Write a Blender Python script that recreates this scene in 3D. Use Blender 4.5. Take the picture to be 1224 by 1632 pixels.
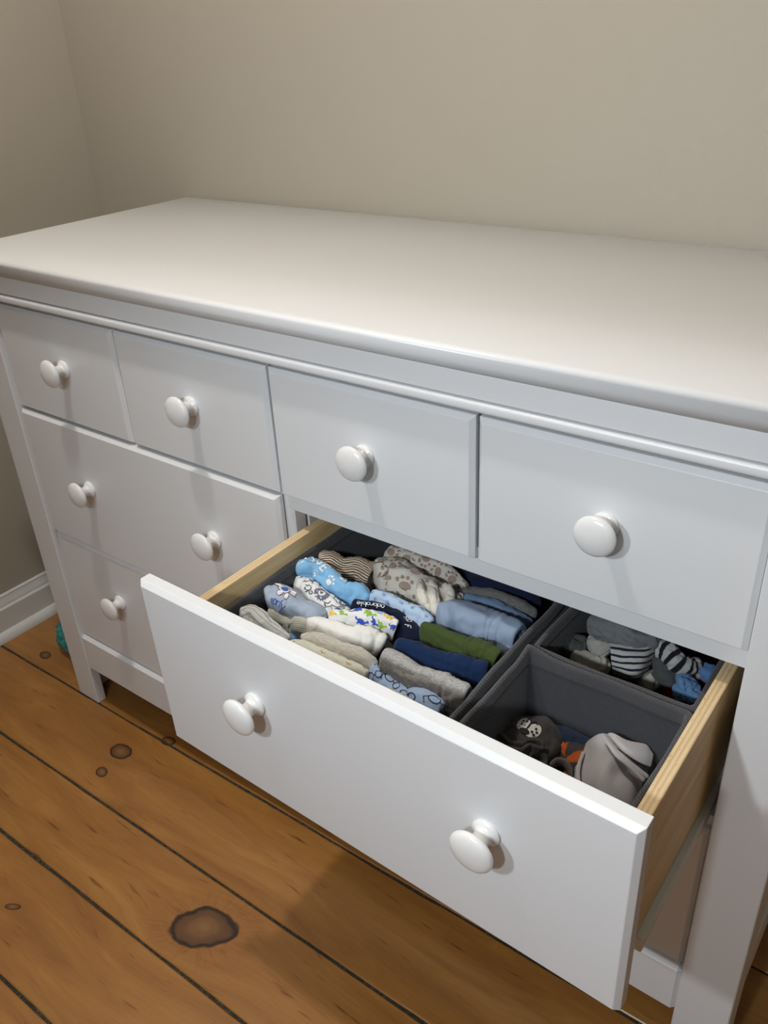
import bpy, bmesh, math, random
from mathutils import Vector, Matrix, noise
from mathutils.bvhtree import BVHTree
for o in list(bpy.data.objects): bpy.data.objects.remove(o)
SC = bpy.context.scene; COL = SC.collection
# ------------------------------------------------------------------ camera
cam = bpy.data.cameras.new('camera'); co = bpy.data.objects.new('camera', cam); COL.objects.link(co); SC.camera = co
YAW, PITCH, ROLL = .6678, .5145, -.0534
fw = Vector((-math.sin(YAW)*math.cos(PITCH), math.cos(YAW)*math.cos(PITCH), -math.sin(PITCH)))
r_ = fw.cross(Vector((0,0,1))).normalized(); u_ = r_.cross(fw)
rr = math.cos(ROLL)*r_ + math.sin(ROLL)*u_; uu = -math.sin(ROLL)*r_ + math.cos(ROLL)*u_
co.matrix_world = Matrix(((rr.x,uu.x,-fw.x,.6782),(rr.y,uu.y,-fw.y,-.6519),(rr.z,uu.z,-fw.z,1.1154),(0,0,0,1)))
cam.sensor_fit = 'VERTICAL'; cam.sensor_height = 24; cam.lens = 24*1357.4/1632; cam.clip_start = .02
# ------------------------------------------------------------------ light
SC.view_settings.view_transform = 'Standard'; SC.view_settings.look = 'None'
SC.view_settings.exposure = 0.15; SC.view_settings.gamma = 1; SC.view_settings.use_curve_mapping = False
w = bpy.data.worlds.new('world'); SC.world = w; w.use_nodes = True
w.node_tree.nodes['Background'].inputs[0].default_value = (.8,.9,1,1); w.node_tree.nodes['Background'].inputs[1].default_value = .3
def lamp(name, loc, power, col, rad=.05):
    l = bpy.data.lights.new(name,'POINT'); l.energy = power; l.color = col; l.shadow_soft_size = rad
    o = bpy.data.objects.new(name,l); o.location = loc; COL.objects.link(o); return o
lamp('ceiling_lamp', (-.10,-.27,2.08), 33, (1,.94,.87), .04)
def shaded(name, loc, aim, power, col, rad, cone):      # bulb as a spot; cone added to dim the left side, no shade known
    l = bpy.data.lights.new(name,'SPOT'); l.energy=power; l.color=col; l.shadow_soft_size=rad; l.spot_size=math.radians(cone); l.spot_blend=1
    o = bpy.data.objects.new(name,l); o.location=loc; COL.objects.link(o)
    o.rotation_euler=(Vector(aim)-Vector(loc)).to_track_quat('-Z','Y').to_euler()
shaded('lamp_bulb', (.26,-1.05,1.27), (.42,0,.55), 16.5, (.87,.94,1), .032, 112)
shaded('lamp_bulb', (.54,-1.08,1.28), (.62,0,.55), 16.5, (.87,.94,1), .032, 112)
def area(name, loc, rot, sx, sy, power, col):
    l = bpy.data.lights.new(name,'AREA'); l.shape='RECTANGLE'; l.size=sx; l.size_y=sy; l.energy=power; l.color=col
    o = bpy.data.objects.new(name,l); o.location=loc; o.rotation_euler=rot; COL.objects.link(o)
area('cool_fill', (1.5,-3.75,1.5), (math.radians(90),0,0), 1.1, 1.3, 5, (.84,.93,1))  # added soft fill at the unseen front wall; there is no window
# ------------------------------------------------------------------ materials
def mat(name, rough=.5, color=(.8,.8,.8), coat=0, sheen=0):
    m = bpy.data.materials.new(name); m.use_nodes = True; b = m.node_tree.nodes['Principled BSDF']
    b.inputs['Base Color'].default_value = (*color,1); b.inputs['Roughness'].default_value = rough
    b.inputs['Coat Weight'].default_value = coat; b.inputs['Sheen Weight'].default_value = sheen
    return m
def N(m, t, **k):
    n = m.node_tree.nodes.new(t)
    for a,v in k.items(): setattr(n,a,v)
    return n
def L(m,a,b): m.node_tree.links.new(a,b)
def bsdf(m): return m.node_tree.nodes['Principled BSDF']
def setin(n, **k):
    for a,v in k.items(): n.inputs[a].default_value = v
def noise_tex(m, vec, scale, detail=3, rough=.5, dist=0):
    n = N(m,'ShaderNodeTexNoise'); setin(n, Scale=scale, Detail=detail, Roughness=rough, Distortion=dist)
    L(m,vec,n.inputs['Vector']); return n.outputs[0]
def mapping(m, vec, scale=(1,1,1), loc=(0,0,0), rot=(0,0,0)):
    n = N(m,'ShaderNodeMapping'); setin(n, Scale=scale, Location=loc, Rotation=rot); L(m,vec,n.inputs[0]); return n.outputs[0]
def ramp(m, fac, stops, interp='LINEAR'):
    n = N(m,'ShaderNodeValToRGB'); n.color_ramp.interpolation = interp; e = n.color_ramp.elements
    while len(e) < len(stops): e.new(.5)
    for i,(p,c) in enumerate(stops): e[i].position = p; e[i].color = (*c,1)
    L(m,fac,n.inputs[0]); return n.outputs[0]
def mixc(m, fac, a, b, mode='MIX'):
    n = N(m,'ShaderNodeMix', data_type='RGBA', blend_type=mode)
    for i,v in ((0,fac),(6,a),(7,b)):
        if isinstance(v,(int,float)): n.inputs[i].default_value = v
        elif isinstance(v,tuple): n.inputs[i].default_value = (*v,1)
        else: L(m,v,n.inputs[i])
    return n.outputs[2]
def math_(m, op, a, b=None, c=None):
    n = N(m,'ShaderNodeMath', operation=op)
    for i,v in enumerate((a,b,c)):
        if v is None: continue
        if isinstance(v,(int,float)): n.inputs[i].default_value = v
        else: L(m,v,n.inputs[i])
    return n.outputs[0]
def bump(m, h, strength=.2, dist=.001):
    n = N(m,'ShaderNodeBump'); setin(n, Strength=strength, Distance=dist); L(m,h,n.inputs['Height']); L(m,n.outputs[0],bsdf(m).inputs['Normal'])
def objc(m): return N(m,'ShaderNodeTexCoord').outputs['Object']
def uvc(m): return N(m,'ShaderNodeTexCoord').outputs['UV']

def paint(name, color, rough, bscale=500, bstr=.06):
    m = mat(name, rough, color); v = objc(m); n = noise_tex(m,v,bscale,2)
    n2 = noise_tex(m,v,5,2); L(m,mixc(m,n2,tuple(c*.97 for c in color),color),bsdf(m).inputs['Base Color'])
    bump(m,n,bstr,.0006); return m
WHITE = paint('white_lacquer', (.745,.76,.775), .33, 900, .05)
KNOB = paint('white_knob_gloss', (.80,.80,.79), .2, 60, .02)
WALL = paint('beige_wall_paint', (.435,.40,.335), .62, 260, .25)
CEIL = paint('ceiling_paint', (.55,.53,.50), .8, 200, .2)
TRIM = paint('trim_paint', (.70,.71,.70), .3, 300, .1)
DARK = mat('dark_gap', .9, (.02,.018,.015))

def plywood(name, edge):
    m = mat(name, .5); v = objc(m)
    g = noise_tex(m, mapping(m,v,(30,3,60) if not edge else (60,6,60)), 3, 4)
    c = ramp(m,g,[(.3,(.66,.45,.20)),(.7,(.82,.62,.34))])
    if edge:   # ply layers run along the drawer, stacked across the thickness
        s = N(m,'ShaderNodeSeparateXYZ'); L(m,v,s.inputs[0])
        k = math_(m,'FRACT',math_(m,'MULTIPLY',s.outputs[0],240.0))
        c2 = ramp(m,k,[(0,(.50,.35,.19)),(.3,(.72,.57,.38)),(.62,(.72,.57,.38)),(.72,(.46,.31,.16)),(1,(.50,.35,.19))])
        sp = noise_tex(m, mapping(m,v,(400,60,400)), 2, 2)
        c2 = mixc(m, ramp(m,sp,[(.62,(0,0,0)),(.7,(1,1,1))]), c2, (.36,.22,.10))
        c = mixc(m,.55,c,c2)
    L(m,c,bsdf(m).inputs['Base Color']); bump(m,g,.15,.0005); return m
PLY = plywood('birch_plywood_face', False); PLYE = plywood('birch_plywood_edge', True)
SLIDE = mat('cream_slide_enamel', .4, (.66,.65,.58))

def fabric(name, base, kind='plain', c2=None, **k):
    m = mat(name, .92, base, sheen=.10); b = bsdf(m)
    setin(b, **{'Sheen Roughness':.5}); b.inputs['Specular IOR Level'].default_value = .15
    uv = uvc(m); v = objc(m)
    s = N(m,'ShaderNodeSeparateXYZ'); L(m,uv,s.inputs[0])
    weave = noise_tex(m, v, 1600, 2)
    col = None
    if kind == 'stripes':      # stripes along the roll; t is metres round the roll
        wob = noise_tex(m, uv, 60, 2)
        coord = s.outputs[0] if k.get('across') else s.outputs[1]
        t = math_(m,'ADD',coord, math_(m,'MULTIPLY',wob,k.get('wob',.001)))
        f = math_(m,'FRACT',math_(m,'MULTIPLY',t,1/k['pitch']))
        d = k.get('duty',.45); col = ramp(m,f,[(0,c2),(d-.08,c2),(d,base),(.93,base),(1,c2)])
    elif kind == 'heather':
        h = noise_tex(m, mapping(m,uv,(1,3,1)), k.get('scale',260), 3, .7)
        col = ramp(m,h,[(.35,c2),(.65,base)])
    else:
        h = noise_tex(m, v, 40, 2); col = mixc(m,h,tuple(c*.93 for c in base),base)
    L(m,col,b.inputs['Base Color']); bump(m,weave,k.get('bump',.5),.0005); return m
def twill(name, base):
    m = mat(name,.95,base,sheen=.3); v = objc(m); b = bsdf(m); b.inputs['Specular IOR Level'].default_value = .12
    wv = N(m,'ShaderNodeTexWave', wave_type='BANDS', bands_direction='DIAGONAL'); setin(wv, Scale=170.0, Distortion=1.2, Detail=1.0); L(m,v,wv.inputs['Vector'])
    n = noise_tex(m,v,1200,2); c = mixc(m,wv.outputs[1],tuple(q*.62 for q in base),tuple(q*1.3 for q in base))
    L(m,mixc(m,.35,c,mixc(m,n,tuple(q*.6 for q in base),tuple(q*1.4 for q in base))),b.inputs['Base Color']); bump(m,wv.outputs[1],.5,.0006); return m
BIN = twill('charcoal_woven_fabric', (.052,.054,.062)); BINH = twill('charcoal_hem_fabric', (.07,.07,.076))

# floor boards: wide pine, knots are real places on the boards
KNOTS = [(-0.0361, -0.2176, 14.0451, 15.1909, 17.9657, -25.7249), (-0.4226, -0.0641, 32.7845, 41.8815, 30.6603, -45.2528), (-0.411, -0.1142, 62.3745, 82.7256, 48.4995, -71.2818), (-0.786, 0.0238, 49.1078, 72.9031, 44.6343, -67.4873), (-0.2993, -0.3602, 46.2991, 73.3902, 109.4437, -157.1704), (-0.3705, 0.0032, 48.0885, 55.8652, 50.89, -75.2861), (0.55, -0.35, 50, 0, 0, 70), (-0.7, -0.5, 50, 0, 0, 70), (0.1, -0.6, 50, 0, 0, 70)]
def floor_mat():
    m = mat('old_pine_boards', .36); v = objc(m); b = bsdf(m); b.inputs['Coat Weight'].default_value = .25; b.inputs['Coat Roughness'].default_value = .25
    s = N(m,'ShaderNodeSeparateXYZ'); L(m,v,s.inputs[0]); X,Y = s.outputs[0],s.outputs[1]
    yy = Y; ringfac = None; core = None; halo = None; ringpat = None
    wn = noise_tex(m, v, 30, 3)
    wv = math_(m,'MULTIPLY',math_(m,'SUBTRACT',wn,.5),.6)
    for (kx,ky,ma,mb,mc,md) in KNOTS:
        ex = math_(m,'SUBTRACT',X,kx); ey = math_(m,'SUBTRACT',Y,ky)
        dx = math_(m,'ADD',math_(m,'MULTIPLY',ex,ma),math_(m,'MULTIPLY',ey,mb)); dy = math_(m,'ADD',math_(m,'MULTIPLY',ex,mc),math_(m,'MULTIPLY',ey,md))
        d = math_(m,'ADD',math_(m,'SQRT',math_(m,'ADD',math_(m,'MULTIPLY',dx,dx),math_(m,'MULTIPLY',dy,dy))),wv)
        g = math_(m,'EXPONENT',math_(m,'MULTIPLY',math_(m,'MULTIPLY',d,d),-.16))
        yy = math_(m,'SUBTRACT',yy,math_(m,'MULTIPLY',math_(m,'SUBTRACT',Y,ky),math_(m,'MULTIPLY',g,.75)))
        dm = d if core is None else math_(m,'MINIMUM',dm,d); core = 1
        halo = g if halo is None else math_(m,'MAXIMUM',halo,g)
        if ringfac is None: ringfac = math_(m,'ARCTAN2',dy,dx); d0 = d
    cb = N(m,'ShaderNodeCombineXYZ'); L(m,X,cb.inputs[0]); L(m,yy,cb.inputs[1])
    oi = N(m,'ShaderNodeObjectInfo'); L(m,math_(m,'MULTIPLY',oi.outputs['Random'],7.0),cb.inputs[2])
    gv = cb.outputs[0]
    big = noise_tex(m, mapping(m,gv,(2.6,16,1)), 1.6, 4, .6, .6)
    grain = noise_tex(m, mapping(m,gv,(4,110,1)), 1.6, 4, .65, .3)
    fine = noise_tex(m, mapping(m,gv,(14,480,1)), 1.5, 3)
    streak = noise_tex(m, mapping(m,gv,(9,70,1)), 1.5, 2)
    c = ramp(m,big,[(.28,(.22,.078,.014)),(.5,(.37,.155,.030)),(.72,(.52,.25,.060))])
    c = mixc(m,ramp(m,grain,[(.36,(1,1,1)),(.56,(0,0,0))]),c,(.22,.088,.022)) if False else mixc(m,math_(m,'MULTIPLY',grain,.55),c,(.20,.080,.020))
    c = mixc(m,math_(m,'MULTIPLY',fine,.35),c,(.60,.31,.09))
    c = mixc(m,ramp(m,streak,[(.66,(0,0,0)),(.76,(.75,.75,.75))]),c,(.12,.042,.012))
    c = mixc(m,math_(m,'MULTIPLY',halo,.3),c,(.30,.11,.024))
    # checks fanning out from the biggest knot
    fan = N(m,'ShaderNodeCombineXYZ'); L(m,math_(m,'MULTIPLY',ringfac,9.0),fan.inputs[0]); L(m,math_(m,'MULTIPLY',d0,.6),fan.inputs[1])
    fn = noise_tex(m, fan.outputs[0], 1.6, 2); fm = ramp(m,math_(m,'DIVIDE',d0,3.0),[(.33,(1,1,1)),(.75,(0,0,0))])
    c = mixc(m,math_(m,'MULTIPLY',math_(m,'MULTIPLY',ramp(m,fn,[(.5,(0,0,0)),(.62,(1,1,1))]),fm),.35),c,(.15,.055,.014))
    rp = math_(m,'MULTIPLY_ADD',math_(m,'SINE',math_(m,'MULTIPLY',math_(m,'ADD',dm,math_(m,'MULTIPLY',grain,.3)),19.0)),.035,dm)
    kc = ramp(m,rp,[(0,(.27,.135,.045)),(.45,(.19,.088,.030)),(.78,(.115,.048,.018)),(.92,(.022,.009,.005)),(1.0,(.05,.02,.008))])
    core = ramp(m,math_(m,'DIVIDE',dm,2.0),[(.485,(1,1,1)),(.525,(0,0,0))])
    c = mixc(m,core,c,kc)
    tint = math_(m,'MULTIPLY_ADD',oi.outputs['Random'],.22,.86)
    hs = N(m,'ShaderNodeHueSaturation'); L(m,tint,hs.inputs['Value']); L(m,c,hs.inputs['Color'])
    L(m,hs.outputs[0],b.inputs['Base Color'])
    rg = math_(m,'MULTIPLY_ADD',big,.2,.26); L(m,rg,b.inputs['Roughness']); bump(m,math_(m,'ADD',grain,math_(m,'MULTIPLY',core,-.5)),.22,.0012); return m
FLOOR = floor_mat()
def gap_mat():
    m = mat('dusty_seam_filler',.95); v = objc(m); n = noise_tex(m,v,260,4,.8)
    L(m,ramp(m,n,[(.35,(.018,.015,.010)),(.55,(.05,.044,.028)),(.74,(.20,.18,.12))]),bsdf(m).inputs['Base Color']); bump(m,n,1,.002); return m
GAP = gap_mat()
# ------------------------------------------------------------------ mesh helpers
def link(name, me, mats, parent=None, smooth=False):
    o = bpy.data.objects.new(name, me); COL.objects.link(o)
    for m in (mats if isinstance(mats,(list,tuple)) else [mats]): me.materials.append(m)
    if smooth: me.polygons.foreach_set('use_smooth',[True]*len(me.polygons))
    if parent: o.parent = parent
    return o
def fromlist(name, V, F, m, parent=None, smooth=False, uv=None):
    me = bpy.data.meshes.new(name); me.from_pydata(V,[],F); me.update()
    if uv:
        l = me.uv_layers.new(name='UVMap')
        for p in me.polygons:
            for li in p.loop_indices: l.data[li].uv = uv[me.loops[li].vertex_index]
    return link(name, me, m, parent, smooth)
def bx(bm, x0,x1,y0,y1,z0,z1, bev=0, seg=1, mi=0):
    r = bmesh.ops.create_cube(bm, size=1); vs = r['verts']
    for v in vs: v.co = Vector(((x0+x1)/2+v.co.x*(x1-x0),(y0+y1)/2+v.co.y*(y1-y0),(z0+z1)/2+v.co.z*(z1-z0)))
    if bev:
        es = list({e for v in vs for e in v.link_edges}); bmesh.ops.bevel(bm, geom=es, offset=bev, segments=seg, profile=.5, affect='EDGES')
def boxobj(name, boxes, m, parent=None, bev=.0008, seg=1, smooth=False):
    bm = bmesh.new()
    for b in boxes: bx(bm, *b[:6], bev if len(b)<7 else b[6], seg)
    me = bpy.data.meshes.new(name); bm.to_mesh(me); bm.free(); return link(name, me, m, parent, smooth)
def empty(name, loc, label, cat, group=None):
    o = bpy.data.objects.new(name,None); COL.objects.link(o); o.location = loc; o.empty_display_size=.02
    o['label']=label; o['category']=cat
    if group: o['group']=group
    return o
def tag(o,label,cat,group=None):
    o['label']=label; o['category']=cat
    if group: o['group']=group
    return o
def struct(o): o['kind']='structure'; return o
def reparent(o,p):          # keep world place under a parent that stands off the origin
    o.parent = p; o.matrix_parent_inverse = Matrix.Translation(p.location).inverted(); return o
# ------------------------------------------------------------------ room
WX, WY, XR, YF, HC = -.924, .476, 3.4, -3.8, 2.45
struct(boxobj('wall_back',[(WX-.1,XR+.1,WY,WY+.1,0,HC)],WALL,bev=0))
struct(boxobj('wall_left',[(WX-.1,WX,YF,WY,0,HC)],WALL,bev=0))
struct(boxobj('wall_right',[(XR,XR+.1,YF,WY,0,HC)],WALL,bev=0))
struct(boxobj('wall_front',[(WX-.1,XR+.1,YF-.1,YF,0,HC)],WALL,bev=0))
struct(boxobj('ceiling',[(WX-.1,XR+.1,YF-.1,WY+.1,HC,HC+.05)],CEIL,bev=0))
fl = struct(boxobj('floor',[(WX-.1,XR+.1,YF-.1,WY+.1,-.05,-.0022)],GAP,bev=0))
random.seed(4)
SL = .016
edges = [.47,.312,.160,.004,-.151,-.283,-.429,-.575,-.73,-.87,-1.02,-1.17,-1.31,-1.47,-1.62,-1.76,-1.92,-2.07,-2.22,-2.36,-2.52,-2.66,-2.80,-2.95,-3.1,-3.24,-3.4,-3.55,-3.7,-3.86]
ends = {0:[.9],1:[1.4],2:[1.9],3:[2.2],5:[1.7]}
for i in range(len(edges)-1):
    y1, y0 = edges[i]-.0022, edges[i+1]+.0022
    xs = [WX]+ends.get(i,[1.0+((i*37)%13)*.1])+[XR]
    for a,b in zip(xs[:-1],xs[1:]):
        # a waney board: edges wander a little, top edges eased
        n = 70; V=[];F=[]; a2,b2 = a+.0008,b-.0008
        for k in range(n+1):
            x = a2+(b2-a2)*k/n
            e0 = y0+.0012*noise.noise(Vector((x*9,i*3.1,0)))+.0009*noise.noise(Vector((x*70,i*3.1,4))); e1 = y1+.0012*noise.noise(Vector((x*9,(i-1)*3.1+.5,2)))+.0009*noise.noise(Vector((x*70,i*3.1,8)))
            for (yy,zz) in ((e0,-.012),(e0,-.0012),(e0+.0016,0),(e1-.0016,0),(e1,-.0012),(e1,-.012)):
                yy = max(min(yy,WY+.02),YF-.02); V.append((x,yy+SL*x,zz))
        for k in range(n):
            for j in range(5): F.append((k*6+j,(k+1)*6+j,(k+1)*6+j+1,k*6+j+1))
        F.append(tuple(range(6))); F.append(tuple(n*6+j for j in range(5,-1,-1)))
        fromlist('floor_plank',V,F,FLOOR,fl)
def extrude_profile(name, prof, axis, a, b, m):
    V=[];F=[];n=len(prof)
    for t in (a,b):
        for (d,z) in prof: V.append((d,t,z) if axis=='y' else (t,d,z))
    for j in range(n): F.append((j,(j+1)%n,n+(j+1)%n,n+j))
    F.append(tuple(range(n))); F.append(tuple(range(2*n-1,n-1,-1)))
    me = bpy.data.meshes.new(name); me.from_pydata(V,[],F); bm=bmesh.new(); bm.from_mesh(me); bmesh.ops.recalc_face_normals(bm,faces=bm.faces); bm.to_mesh(me); bm.free()
    return link(name,me,m)
def baseprof(o, s):   # o wall plane, s direction into room
    P=[(0,0),(.018,0)]
    return [(o+s*d,z) for d,z in P]+[(o+s*d,z) for d,z in [(.014,.02),(.014,.068),(.0125,.0705),(.0105,.072),(.0095,.078),(.0065,.087),(.0055,.091),(.0055,.0945),(.0035,.0965),(0,.0968)]]
SH = [(.014+.0145*math.cos(t*math.pi/16), .019*math.sin(t*math.pi/16)) for t in range(9)]
struct(extrude_profile('baseboard_left', baseprof(WX,1), 'y', YF, WY, TRIM))
struct(extrude_profile('trim_1', [(WX+.0142,0)]+[(WX+d,z) for d,z in SH]+[(WX+.0142,.019)], 'y', YF, WY-.02, TRIM))
struct(extrude_profile('baseboard_back', baseprof(WY,-1), 'x', WX+.015, XR, TRIM))
struct(extrude_profile('trim_2', [(WY-.0142,0)]+[(WY-d,z) for d,z in SH]+[(WY-.0142,.019)], 'x', WX+.03, XR, TRIM))
# ------------------------------------------------------------------ dresser
P=.2819; XI=2*P; XO=XI+.0591; YL=-.0057; ZT,Z1,Z2,Z3,Z4=.7887,.6198,.3918,.1673,.0876; H=.86
D = empty('dresser',(0,.22,0),'white painted eight-drawer dresser with round knobs standing against the beige wall','dresser')
def part(o): return reparent(o,D)
# top slab with rounded nosing on three sides
bm=bmesh.new(); bx(bm,-XO-.0165,XO+.0165,-.0172,.466,.834,H)
es=[e for e in bm.edges if not all(abs(v.co.y-.466)<1e-4 for v in e.verts) and (abs(e.verts[0].co.z-e.verts[1].co.z)<1e-4)]
top=[e for e in es if e.verts[0].co.z>.85]; bot=[e for e in es if e.verts[0].co.z<.85]
bmesh.ops.bevel(bm,geom=top,offset=.0060,segments=6,profile=.5,affect='EDGES')
bot=[e for e in bm.edges if all(abs(v.co.z-.834)<1e-4 for v in e.verts) and not all(abs(v.co.y-.466)<1e-4 for v in e.verts)]
bmesh.ops.bevel(bm,geom=bot,offset=.0125,segments=8,profile=.5,affect='EDGES')
me=bpy.data.meshes.new('dresser_top'); bm.to_mesh(me); bm.free(); part(link('dresser_top',me,WHITE,None,True))
part(boxobj('frieze_rail',[(-XO,XO,-.0075,.012,.8088,.8345)],WHITE,bev=.0008))
part(boxobj('frieze_rail',[(-XO,-XO+.018,.012,.44,.8088,.8345)],WHITE))
part(boxobj('frieze_rail',[(XO-.018,XO,.012,.44,.8088,.8345)],WHITE))
part(boxobj('bead_moulding',[(-XI,XI-.003,-.0110,.008,.7963,.8074)],WHITE,bev=.0035,seg=4,smooth=True))
part(boxobj('upper_rail',[(-XI,XI,.020,.03,.780,.8088)],WHITE,bev=0))
for s in (-1,1):
    x0,x1=(XI,XO) if s>0 else (-XO,-XI)
    xo=(XO-.018,XO) if s>0 else (-XO,-XO+.018)
    part(boxobj('leg',[(x0,x1,YL,.0125,0,.8085,.0012)],WHITE))                               # front board
    part(boxobj('leg_side_board',[(xo[0],xo[1],.0127,.055,0,.8085,.0012)],WHITE))
    part(boxobj('leg',[(xo[0],xo[1],.395,.445,0,.8085,.0012),(x0,x1,.4452,.460,0,.8085,.0012)],WHITE))
    xp=(XO-.012,XO-.006) if s>0 else (-XO+.006,-XO+.012)
    part(boxobj('side_panel',[(xp[0],xp[1],.05,.40,.085,.8085)],WHITE,bev=0))
    xr=(XO-.016,XO-.002) if s>0 else (-XO+.002,-XO+.016)
    part(boxobj('side_rail',[(xr[0],xr[1],.054,.396,.0876,.16)],WHITE))
    xi=(XI+.004,XI+.016) if s>0 else (-XI-.016,-XI-.004)
    part(boxobj('inner_side',[(xi[0],xi[1],.013,.44,.10,.808)],WHITE,bev=0))
part(boxobj('back_panel',[(-XO+.003,XO-.003,.4455,.450,.09,.83)],WHITE,bev=0))
# bottom rail with a chamfered upper lip
part(boxobj('bottom_rail',[(-XI,XI,YL,.0135,Z4,Z3,.0048)],WHITE,bev=.0035))
part(boxobj('bottom_panel',[(-XI,XI,.014,.44,.150,.160)],WHITE,bev=0))
part(boxobj('drawer_rail',[(-XI,XI,.0115,.030,.5972,.632)],WHITE,bev=.0005))
part(boxobj('drawer_rail',[(-XI,XI,.0115,.030,.372,.404)],WHITE,bev=.0005))
part(boxobj('center_stile',[(-.0127,.0127,.0115,.030,.160,.5970)],WHITE,bev=.0005))
part(boxobj('center_divider',[(-.0127,.006,.0305,.44,.160,.5965)],WHITE,bev=0))
part(boxobj('stretcher_panel',[(-XI,XI,.0305,.44,.602,.612)],WHITE,bev=0))
for x in (-P,0,P): part(boxobj('top_stile',[(x-.010,x+.010,.0175,.030,.632,.7795)],WHITE,bev=.0005))

def front_mesh(x0,x1,z0,z1,yf,th,ch=.0052):
    # board with chamfered front edges; yf front face
    bk=yf+th; m=yf+ch
    V=[(x0,bk,z0),(x1,bk,z0),(x1,bk,z1),(x0,bk,z1),(x0,m,z0),(x1,m,z0),(x1,m,z1),(x0,m,z1),
       (x0+ch,yf,z0+ch*.6),(x1-ch,yf,z0+ch*.6),(x1-ch,yf,z1-ch),(x0+ch,yf,z1-ch)]
    F=[(0,3,2,1)]
    for k in range(4):
        j=(k+1)%4; F+=[(k,j,4+j,4+k),(4+k,4+j,8+j,8+k)]
    F.append((8,9,10,11))
    me=bpy.data.meshes.new('front'); me.from_pydata(V,[],F)
    b=bmesh.new(); b.from_mesh(me); bmesh.ops.recalc_face_normals(b,faces=b.faces); bmesh.ops.bevel(b,geom=list(b.edges),offset=.0006,segments=2,profile=.5,affect='EDGES'); b.to_mesh(me); b.free(); return me
KP=[(0,.0128),(.0016,.0135),(.0034,.0130),(.0044,.0112),(.0060,.0090),(.0090,.0078),(.0130,.0080),(.0165,.0098),(.0190,.0135),(.0207,.0178),(.0222,.0199),(.0240,.0206),(.0258,.0203),(.0275,.0190),(.0292,.0158),(.0305,.0112),(.0313,.0058),(.0316,.0)]
def knob_mesh():
    V=[];F=[];n=40
    for d,r in KP[:-1]:
        for k in range(n): a=2*math.pi*k/n; V.append((r*math.cos(a),-d,r*math.sin(a)))
    m=len(KP)-1
    for j in range(m-1):
        for k in range(n): F.append((j*n+k,j*n+(k+1)%n,(j+1)*n+(k+1)%n,(j+1)*n+k))
    V.append((0,-KP[-1][0],0)); c=len(V)-1
    for k in range(n): F.append(((m-1)*n+k,(m-1)*n+(k+1)%n,c))
    me=bpy.data.meshes.new('knob'); me.from_pydata(V,[],F); b=bmesh.new(); b.from_mesh(me); bmesh.ops.recalc_face_normals(b,faces=b.faces); b.to_mesh(me); b.free()
    me.polygons.foreach_set('use_smooth',[True]*len(me.polygons)); me.materials.append(KNOB); return me
KM=knob_mesh()
def knob(x,y,z,parent):
    o=bpy.data.objects.new('knob',KM); COL.objects.link(o); o.location=(x,y,z); reparent2(o,parent); return o
def reparent2(o,p):
    bpy.context.view_layer.update(); o.parent=p; o.matrix_parent_inverse=p.matrix_world.inverted()
g=.002
def drawer(x0,x1,z0,z1,yf,knobs,kz,th=.0112):
    o=link('drawer',front_mesh(x0,x1,z0,z1,yf,th),WHITE); part(o)
    for k in knobs: knob(k,yf,kz,o)
    return o
KX=[-.4095,-.1385,.1415,.4225]
for i in range(4): drawer(-XI+i*P+g,-XI+(i+1)*P-g,Z1+g,ZT-g,0,[KX[i]],.7105)
drawer(-XI+g,-g,Z2+g,Z1-g,-.0028,[-.4135,-.1335],.5142)
drawer(-XI+g,-g,Z3+g,Z2-g,0,[-.4100,-.134],.2978)
drawer(g,XI-g,Z3+g,Z2-g,0,[.15,.43],.2978)
# the open drawer: front panel leans and turns a hair, as it hangs on its slides
OD=empty('drawer',(P,-.23,.5),'','' ); del OD['label']; del OD['category']; part(OD); OD.location=(0,0,0); OD.matrix_parent_inverse=Matrix.Identity(4)
OD.parent=D; OD.location=(P,-.23-.22,.5)
fo=link('front_panel',front_mesh(g-P,XI-g-P,Z2+g-Z1,-g,0,.0175),WHITE)
fo.matrix_world=Matrix.Translation((P+.0008,-.2281,Z1+.0058-.002))@Matrix.Rotation(-.016,4,'Z')@Matrix.Rotation(-.0141*-1,4,'X')
def sub(o):
    bpy.context.view_layer.update(); mw=o.matrix_world.copy(); o.parent=OD; o.matrix_parent_inverse=OD.matrix_world.inverted(); return o
sub(fo)
for kx in (.1640,.4345): 
    k=bpy.data.objects.new('knob',KM); COL.objects.link(k); k.matrix_world=fo.matrix_world@Matrix.Translation((kx-P,0,.5300-Z1)); sub(k)
def side(x0,x1):
    me=bpy.data.meshes.new('drawer_side'); bm=bmesh.new(); bx(bm,x0,x1,-.2085,.190,.418,.575,.0005); 
    for f in bm.faces: f.material_index = 1 if abs(f.normal.z)>.5 else 0
    bm.to_mesh(me); bm.free(); return sub(link('drawer_side',me,[PLY,PLYE]))
side(.0250,.0376); side(.5375,.5502)
sub(boxobj('drawer_back',[(.0378,.5373,.178,.190,.425,.570)],PLY))
sub(boxobj('drawer_bottom',[(.0378,.5373,-.2075,.1775,.424,.430)],PLY))
for x0,x1 in ((.0185,.0300),(.5440,.5570)): sub(boxobj('drawer_slide',[(x0,x1,-.168,.20,.3995,.4172,.0012)],SLIDE))
for x0,x1 in ((.0135,.0180),(.5575,.5630)): part(boxobj('cabinet_slide',[(x0,x1,.031,.40,.395,.4200)],SLIDE))
part(boxobj('slide_support',[(.0062,.0134,.035,.06,.41,.596),(.0062,.0134,.035,.40,.395,.409)],WHITE))

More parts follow.
